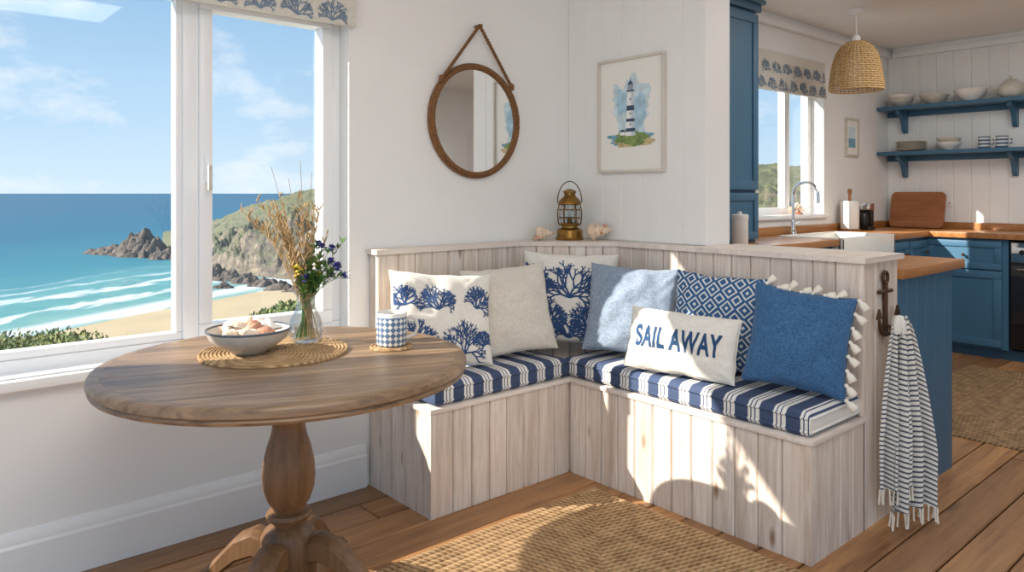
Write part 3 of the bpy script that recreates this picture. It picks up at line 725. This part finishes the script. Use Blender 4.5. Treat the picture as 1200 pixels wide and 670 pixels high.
mb.box((sx0,sy0,zb),(sx1,sy0+.04,zt),m_cer,.012); mb.box((sx0,sy1-.04,zb),(sx1,sy1,zt),m_cer,.012); mb.box((sx0,sy0,zb),(sx0+.04,sy1,zt),m_cer,.012); mb.box((sx1-.04,sy0,zb),(sx1,sy1,zt),m_cer,.012); mb.box((sx0+.01,sy0+.01,zb),(sx1-.01,sy1-.01,zb+.03),m_cer)
mb.finish()
mb=MB('kitchen_faucet'); fx,fy=5.38,2.86
mb.lathe([(0,0),(.028,0),(.03,.01),(.02,.03),(.016,.06),(.016,.10),(.011,.12)],(fx,fy,CT+.001),m_chrome,20)
pts=[(fx,fy,CT+.1),(fx,fy,CT+.30)]+[(fx,fy-.10+.10*math.cos(t_),CT+.30+.10*math.sin(t_)) for t_ in [math.pi*k/12 for k in range(1,13)]]+[(fx,fy-.2,CT+.24)]
mb.tube(pts,.012,m_chrome,12); mb.tube([(fx+.016,fy,CT+.08),(fx+.06,fy-.03,CT+.10)],.006,m_chrome,8); mb.finish(sharp=60)
mb=MB('oven'); mb.box((6.735,1.19,.10),(7.2,1.785,CT-.06),m_black,.004); mb.box((6.722,1.2,.30),(6.735,1.775,.76),P('oven_glass',(.02,.02,.025),.08),.003)
mb.box((6.722,1.2,.78),(6.735,1.775,CT-.07),m_chrome,.003); mb.tube([(6.70,1.25,.73),(6.70,1.73,.73)],.009,m_chrome); mb.tube([(6.72,1.27,.73),(6.70,1.27,.73)],.007,m_chrome); mb.tube([(6.72,1.71,.73),(6.70,1.71,.73)],.007,m_chrome)
for k in range(4): mb.tube([(6.722,1.28+k*.14,.86),(6.70,1.28+k*.14,.86)],.018,m_black,16)
mb.finish()
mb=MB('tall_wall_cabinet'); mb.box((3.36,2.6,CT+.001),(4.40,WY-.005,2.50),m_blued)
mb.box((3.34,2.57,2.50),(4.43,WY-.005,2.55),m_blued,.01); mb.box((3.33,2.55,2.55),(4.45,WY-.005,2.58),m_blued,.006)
for x in (3.37,3.89): shaker(mb,T(x,2.6,1.34),.50,1.14,m_blue,(.06 if x>3.5 else .44,.1)); shaker(mb,T(x,2.6,1.02),.50,.30,m_blue,(.25,.15),.05)
mb.finish()
mb=MB('kitchen_wall_shelves')
for z in (2.08,1.665):
    mb.box((7.08,1.45,z),(FX-.009,2.94,z+.032),m_blue,.004); mb.box((FX-.035,1.45,z-.05),(FX-.009,2.94,z),m_blue,.003)
    for y in (2.78,1.90):
        pts=[(0,0),(-.20,0),(-.20,-.03),(-.15,-.045),(-.10,-.08),(-.07,-.13),(-.06,-.17),(-.03,-.20),(0,-.20)]
        mb.prism(pts,-.018,.018,m_blue,T(FX-.01,y,z-.001)@RX(90))
mb.finish()
def bowl(name,c,r,h,mat):
    mb=MB(name); mb.lathe([(0,0),(r*.4,0),(r*.42,h*.1),(r*.75,h*.4),(r*.95,h*.8),(r,h),(r*.96,h),(r*.7,h*.45),(0,h*.15)],c,mat,32); return mb.finish(sharp=60)
U=2.113; Lw=1.698
bowl('stacked_bowl',(7.19,2.77,U),.11,.07,m_ston); bowl('stacked_bowl',(7.19,2.77,U+.035),.115,.07,m_cer)
bowl('serving_bowl',(7.19,2.49,U),.12,.08,m_ston); bowl('large_bowl',(7.19,2.20,U),.13,.10,m_cer)
mb=MB('teapot'); c=(7.19,1.90,U); mb.lathe([(0,0),(.06,0),(.09,.03),(.1,.07),(.085,.11),(.05,.135),(.052,.14),(.03,.155),(.008,.16),(.012,.175),(0,.185)],c,m_ston,32)
mb.tube([(c[0],c[1]+.085,c[2]+.05),(c[0],c[1]+.13,c[2]+.08),(c[0],c[1]+.15,c[2]+.12)],[.02,.014,.009],m_ston,10)
mb.tube([(c[0],c[1]-.08,c[2]+.11),(c[0],c[1]-.13,c[2]+.11),(c[0],c[1]-.14,c[2]+.07),(c[0],c[1]-.09,c[2]+.04)],.007,m_ston,8); mb.finish(sharp=60)
mb=MB('plate_stack')
for k in range(7): mb.lathe([(0,0),(.07,0),(.12,.012),(.13,.016),(.118,.018),(.07,.006),(0,.006)],(7.19,2.68,Lw+k*.012),m_cer if k%2 else m_ston,32)
mb.finish(sharp=60)
bowl('small_bowl',(7.19,2.37,Lw),.10,.07,m_cer); bowl('small_bowl',(7.19,2.37,Lw+.035),.10,.07,m_ston)
m_mug2=stripes('mug_stripe_blue',[(0,lin(60,96,130)),(.5,lin(232,228,220))],.03,2)
for y in (2.09,1.96):
    mb=MB('kitchen_mug'); mb.lathe([(0,0),(.04,0),(.045,.006),(.045,.10),(.042,.10),(.041,.01),(0,.01)],(0,0,0),m_mug2,28); mb.tube([(0,-.044,.08),(0,-.07,.075),(0,-.072,.04),(0,-.044,.025)],.006,m_mug2,8); mb.finish(mtx=T(7.17,y,Lw),sharp=50)
mb=MB('paper_towel_holder'); c=(6.29,2.835,CT+.001); mb.lathe([(0,0),(.085,0),(.085,.015),(0,.015)],c,m_board,28); mb.lathe([(.02,.016),(.072,.016),(.074,.03),(.074,.24),(.07,.25),(.02,.25)],c,m_cer,28); mb.lathe([(0,.015),(.012,.015),(.012,.31),(.018,.32),(.016,.35),(0,.355)],c,m_board,14); mb.finish(sharp=40)
mb=MB('coffee_maker'); mb.box((6.52,2.78,CT+.001),(6.66,2.90,CT+.03),m_black,.006); mb.box((6.60,2.79,CT+.03),(6.66,2.89,CT+.20),m_black,.006); mb.box((6.52,2.785,CT+.17),(6.66,2.895,CT+.23),m_chrome,.01); mb.lathe([(0,.03),(.035,.03),(.042,.07),(.035,.13),(.03,.14),(0,.14)],(6.56,2.835,CT+.002),m_black,20); mb.finish()
mb=MB('chopping_board'); 
pts=[]; w_,h_=.46,.33
for cx_,cz_,a0 in ((w_-.04,h_-.04,0),(.04,h_-.04,90),(.04,.04,180),(w_-.04,.04,270)):
    for k in range(7): a=math.radians(a0+15*k); pts.append((cx_+.04*math.cos(a),cz_+.04*math.sin(a)))
mb.prism(pts,-.0,.022,m_board,T(7.215,2.88,CT+.003)@RZ(-90)@RX(90-14)); 
mb.finish()
mb=MB('wall_outlet'); mb.box((FX-.018,2.38,1.20),(FX-.009,2.50,1.275),m_trim,.003)
for y in (2.41,2.47): mb.box((FX-.0195,y-.008,1.215),(FX-.0175,y+.008,1.24),m_ston)
mb.finish()
mb=MB('storage_canister'); mb.lathe([(0,0),(.048,0),(.05,.006),(.05,.16),(.052,.162),(.052,.185),(.045,.19),(.012,.192),(.012,.205),(0,.208)],(4.0,2.47,CT+.001),m_cer,28); mb.finish(sharp=40)
mb=MB('sill_shell_ornament'); shell(mb,(5.72,2.99,1.20),.10,20,m_shell,0,40); mb.lathe([(0,0),(.03,0),(.03,.012),(.01,.018),(.008,.04),(0,.04)],(5.72,2.99,1.147),m_board,16); shell(mb,(5.60,2.98,1.185),.08,80,m_shellp,0,10); mb.finish(sharp=60)
mb=MB('small_framed_print'); 
for (a,b2,c2,d2) in ((0,.25,0,.02),(0,.25,.32,.34),(0,.02,.02,.32),(.23,.25,.02,.32)): mb.box((6.44+a,2.93,1.64+c2),(6.44+b2,2.9499,1.64+d2),m_ston,.002)
mb.box((6.455,2.94,1.655),(6.675,2.9495,1.965),m_paper); mb.box((6.50,2.9385,1.72),(6.63,2.9405,1.80),m_wsea); mb.box((6.50,2.9385,1.80),(6.63,2.9405,1.90),m_wash1); mb.finish()
# pendant
mb=MB('wicker_pendant_lamp'); px,py=5.52,2.44
prof=[(.03,2.44),(.055,2.435),(.105,2.40),(.142,2.34),(.164,2.26),(.177,2.17),(.185,2.10),(.182,2.075)]
def pr(z):
    for (r0,z0),(r1,z1) in zip(prof,prof[1:]):
        if z<=z0 and z>=z1: return r0+(r1-r0)*(z0-z)/(z0-z1)
    return prof[-1][0]
for k in range(22):
    z=2.08+k*(2.43-2.08)/21; r=pr(z); mb.tube([(px+(r+.004*(1 if (j+k)%2 else -1))*math.cos(2*math.pi*j/48),py+(r+.004*(1 if (j+k)%2 else -1))*math.sin(2*math.pi*j/48),z) for j in range(48)],.006,m_wick,5,True)
for j in range(36):
    a=2*math.pi*j/36; mb.tube([(px+r*math.cos(a),py+r*math.sin(a),z) for r,z in prof],.004,m_wick,5)
mb.lathe([(0,2.40),(.03,2.40),(.03,2.47),(.012,2.49),(0,2.49)],(px,py,0),m_trim,16)
mb.tube([(px,py,2.48),(px,py,CZ-.01)],.005,m_trim,8); mb.lathe([(0,CZ-.045),(.02,CZ-.045),(.05,CZ-.02),(.052,CZ-.001)],(px,py,0),m_trim,24)
mb.lathe([(0,2.28),(.028,2.30),(.034,2.33),(.02,2.37),(.014,2.40)],(px,py,0),m_cer,16); mb.finish(sharp=60)
# ---------------------------------------------------------------- outside
SEA=-25.0
m_sea,nt,b=newmat('sea_water'); s=sep(nt,coords(nt))
sdist=M(nt,'SUBTRACT',M(nt,'SUBTRACT',M(nt,'MULTIPLY',s[1],.29),127.7),s[0])
nv=coords(nt,(1,.35,1)); n1=noiseT(nt,nv,.03,4,.6); n2=noiseT(nt,nv,.45,6,.7); n3=noiseT(nt,coords(nt,(.25,1,1)),.12,6,.7)
n4=noiseT(nt,coords(nt),.05,3,.5)
sd2=M(nt,'ADD',sdist,M(nt,'MULTIPLY',M(nt,'SUBTRACT',n1,.5),80.))
col=ramp(nt,M(nt,'DIVIDE',sd2,900.),[(0,lin(150,180,166)),(.03,lin(104,160,156)),(.11,lin(58,126,140)),(.3,lin(44,104,128)),(1,lin(52,98,124))])
col=mix(nt,M(nt,'MULTIPLY',M(nt,'SUBTRACT',n3,.35,clamp=True),.9),col,lin(30,82,112))
wv=M(nt,'SINE',M(nt,'MULTIPLY',M(nt,'ADD',sdist,M(nt,'MULTIPLY',n1,52.)),.40))
fade=M(nt,'SUBTRACT',1.,M(nt,'DIVIDE',sdist,80.),clamp=True)
foam=M(nt,'MULTIPLY',M(nt,'SUBTRACT',M(nt,'ADD',M(nt,'ADD',wv,M(nt,'MULTIPLY',n2,1.8)),M(nt,'MULTIPLY',n4,1.4)),1.95,clamp=True),M(nt,'MULTIPLY',fade,2.6))
edge=M(nt,'SUBTRACT',1.,M(nt,'DIVIDE',M(nt,'ABSOLUTE',M(nt,'SUBTRACT',sdist,M(nt,'MULTIPLY',n1,10.))),6.),clamp=True)
foam=M(nt,'ADD',foam,M(nt,'MULTIPLY',edge,1.2),clamp=True)
col=mix(nt,foam,col,(.62,.66,.66))
nt.links.new(col,b.inputs['Base Color']); b.inputs['Roughness'].default_value=.6; b.inputs['Specular IOR Level'].default_value=.15
Mout=Matrix(((VY,VX,0,0),(-VX,VY,0,0),(0,0,1,0),(0,0,0,1)))
mb=MB('sea'); mb.face([(-20000,20,0),(12000,20,0),(12000,30000,0),(-20000,30000,0)],m_sea); mb.finish(mtx=T(0,0,SEA)@Mout,recalc=False)
m_sand=P('beach_sand',lin(186,166,132),.9,var=.08,nscale=.05,bs=.2,bscale=.6)
mb=MB('sandy_beach'); mb.mi(m_sand); cols=[]
for k in range(30):
    v=20+k*10; row=[]
    for off,z in ((3,-.3),(-4,.15),(-20,.8),(-60,2),(-140,4)): row.append(mb.bm.verts.new((-127.7+.29*v-off+1.5*math.sin(v*.07)*(1 if off>-30 else 0),v,z)))
    cols.append(row)
for A,B in zip(cols,cols[1:]):
    for j in range(4): mb.bm.faces.new((A[j],B[j],B[j+1],A[j+1]))
mb.finish(mtx=T(0,0,SEA)@Mout)
m_cliff,nt,b=newmat('headland_rock_grass'); v=coords(nt); g=nt.nodes.new('ShaderNodeNewGeometry'); nz=sep(nt,g.outputs['Normal'])[2]; 
n1=noiseT(nt,v,.12,6,.7); n2=noiseT(nt,v,.35,6,.75)
rock=ramp(nt,n2,[(.35,lin(72,64,58)),(.5,lin(132,114,94)),(.65,lin(176,156,128))]); grs=ramp(nt,n1,[(.35,lin(86,94,56)),(.6,lin(124,122,78)),(.75,lin(150,136,96))])
fz=M(nt,'ADD',M(nt,'MULTIPLY',M(nt,'SUBTRACT',nz,.62),4.),M(nt,'MULTIPLY',M(nt,'SUBTRACT',n1,.52),3.5),clamp=True)
hc=mix(nt,fz,rock,grs); nt.links.new(mix(nt,.12,hc,lin(150,164,172)),b.inputs['Base Color']); b.inputs['Roughness'].default_value=.95; bump(nt,b,n2,.9,2.0)  # pale distance haze blended into the rock and grass colour
def interp(tab,x):
    if x<=tab[0][0]: return tab[0][1]
    for (a,b2),(c2,d2) in zip(tab,tab[1:]):
        if x<=c2: return b2+(d2-b2)*(x-a)/(c2-a)
    return tab[-1][1]
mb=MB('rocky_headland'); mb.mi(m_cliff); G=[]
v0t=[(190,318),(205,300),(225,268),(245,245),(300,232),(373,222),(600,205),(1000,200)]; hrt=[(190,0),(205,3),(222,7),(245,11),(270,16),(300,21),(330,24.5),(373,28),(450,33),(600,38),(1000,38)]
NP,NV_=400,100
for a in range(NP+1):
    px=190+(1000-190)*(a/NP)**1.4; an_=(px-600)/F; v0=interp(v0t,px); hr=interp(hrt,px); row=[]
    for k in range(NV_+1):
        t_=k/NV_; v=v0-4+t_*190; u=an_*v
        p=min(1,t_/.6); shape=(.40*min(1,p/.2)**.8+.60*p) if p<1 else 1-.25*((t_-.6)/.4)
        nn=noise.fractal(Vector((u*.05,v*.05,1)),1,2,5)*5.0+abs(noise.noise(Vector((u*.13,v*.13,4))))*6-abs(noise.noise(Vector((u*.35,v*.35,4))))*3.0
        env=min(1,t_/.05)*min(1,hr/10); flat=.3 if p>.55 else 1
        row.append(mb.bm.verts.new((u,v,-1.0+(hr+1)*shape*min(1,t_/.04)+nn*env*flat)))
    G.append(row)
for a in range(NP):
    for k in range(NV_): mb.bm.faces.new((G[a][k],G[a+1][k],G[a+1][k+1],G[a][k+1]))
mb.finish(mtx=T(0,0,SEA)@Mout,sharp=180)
m_rock=P('sea_rock',lin(96,86,78),.9,var=.5,nscale=.4,bs=.8,bscale=.8,bd=1.5)
def rocks(name,lst):
    mb=MB(name); mb.mi(m_rock)
    for (px,v,rx,ry,h) in lst:
        u=(px-600)/F*v; n=26; G=[]
        for a in range(n+1):
            row=[]
            for k in range(n+1):
                x=-1+2*a/n; y=-1+2*k/n; r=math.hypot(x,y)
                q=max(-.15,(1-r**1.2)); z=h*q
                z+=noise.fractal(Vector((x*3+px,y*3,0)),1,2,5)*h*.45*(1 if r<.95 else .1)
                row.append(mb.bm.verts.new((u+x*rx,v+y*ry,z-.1)))
            G.append(row)
        for a in range(n):
            for k in range(n): mb.bm.faces.new((G[a][k],G[a+1][k],G[a+1][k+1],G[a][k+1]))
    return mb.finish(mtx=T(0,0,SEA)@Mout,sharp=180)
rocks('offshore_rocks',[(168,310,12,9,11),(183,305,8,7,8),(155,312,9,7,6),(135,318,10,6,4),(118,322,8,5,2.6),(195,296,7,6,4),(108,330,4,3,1.6)])
rocks('beach_rocks',[(252,234,5,4,4),(270,224,6,4,3),(290,216,5,3,3),(310,210,5,4,2.4),(262,205,3,2,1.6),(330,200,5,3,2.4),(350,194,5,3,2)])
m_veg=P('coastal_shrub',lin(92,108,58),.8,var=.5,nscale=2.5,bs=.6,bscale=8,bd=.1); m_veg2=P('shrub_light',lin(144,146,92),.8,var=.3,nscale=3)
mb=MB('coastal_shrubs'); mb.mi(m_veg); G=[]; yt=[(-250,388),(-60,398),(0,400),(60,393),(100,397),(125,412),(150,430),(270,430),(300,372),(330,360),(373,352),(450,345),(560,345)]
rng=random.Random(9)
for a in range(91):
    px=-250+9*a; an_=(px-600)/F; row=[]; yy=interp(yt,px)
    for k in range(14):
        v=5+k*1.25; z=H-(yy-226+max(0,(20-v)*3.2))*v/F
        z+=(noise.noise(Vector((an_*v*1.2,v*1.2,3)))*.22 if k>4 else 0)
        row.append(mb.bm.verts.new((an_*v,v,z)))
    v=26; row.append(mb.bm.verts.new((an_*v,v,-8.))); v=32; row.append(mb.bm.verts.new((an_*v,v,-20.)))
    G.append(row)
for a in range(90):
    for k in range(15): mb.bm.faces.new((G[a][k],G[a+1][k],G[a+1][k+1],G[a][k+1]))
lv=[]
for _ in range(7000):
    a=rng.randrange(90); k=rng.randrange(7,14); p=G[a][k].co.lerp(G[a+1][k].co,rng.random()); p=p+Vector((0,rng.uniform(-.6,.6),rng.uniform(0,.05)))
    d=Vector((rng.uniform(-1,1),rng.uniform(-1,1),rng.uniform(.3,1.6))).normalized()*rng.uniform(.06,.2); n_=d.cross(Vector((rng.uniform(-1,1),1,0))).normalized()*.03
    lv.append((p,d,n_))
for p,d,n_ in lv: mb.face([p,p+d*.5+n_,p+d,p+d*.5-n_],m_veg if rng.random()<.6 else m_veg2)
mb.finish(mtx=Mout,recalc=False)
# ---------------------------------------------------------------- world & light
w=bpy.data.worlds.new('sky'); scene.world=w; w.use_nodes=True; nt=w.node_tree; bg=nt.nodes['Background']
tc=nt.nodes.new('ShaderNodeTexCoord'); s=sep(nt,tc.outputs['Generated'])
sky=ramp(nt,s[2],[(0,lin(196,216,230)),(.08,lin(174,203,226)),(.25,lin(138,180,216)),(.7,lin(106,156,206))])
mp=nt.nodes.new('ShaderNodeMapping'); mp.inputs['Scale'].default_value=(1,1,2.0); nt.links.new(tc.outputs['Generated'],mp.inputs[0])
cn=noiseT(nt,mp.outputs[0],6.0,9,.6,.1)
cm_=ramp(nt,cn,[(.50,(0,0,0)),(.64,(1,1,1))])
sky=mix(nt,M(nt,'MULTIPLY',cm_,.6),sky,lin(230,233,237))
nt.links.new(sky,bg.inputs[0]); bg.inputs[1].default_value=1.3
sl=bpy.data.lights.new('sun','SUN'); sl.energy=9.5; sl.angle=math.radians(.6); sl.color=(1,.93,.82)
so=bpy.data.objects.new('sun',sl); scene.collection.objects.link(so)
so.rotation_mode='QUATERNION'; so.rotation_quaternion=Vector((.85,-.50,-.56)).to_track_quat('-Z','Y'); so.location=(0,6,6)
def added_fill_light(name,x,y,sx,sy,e):  # unseen area light added below the ceiling to brighten the interior
    l=bpy.data.lights.new(name,'AREA'); l.shape='RECTANGLE'; l.size=sx; l.size_y=sy; l.energy=e; l.color=(1,.98,.95)
    o=bpy.data.objects.new(name,l); scene.collection.objects.link(o); o.location=(x,y,CZ-.02)
added_fill_light('added_fill_light',.6,.4,1.6,1.6,38); added_fill_light('added_fill_light',5.0,.9,1.6,1.6,40)
# camera
cd=bpy.data.cameras.new('camera'); cam=bpy.data.objects.new('camera',cd); scene.collection.objects.link(cam)
cd.sensor_width=36; cd.lens=36*F/1200; cd.shift_y=-(335-226)/1200; cd.clip_end=60000; cd.clip_start=.05
cam.location=(0,0,H); cam.rotation_euler=(math.radians(90),0,math.atan2(VY,VX)-math.pi/2)
scene.camera=cam
scene.view_settings.view_transform='Standard'
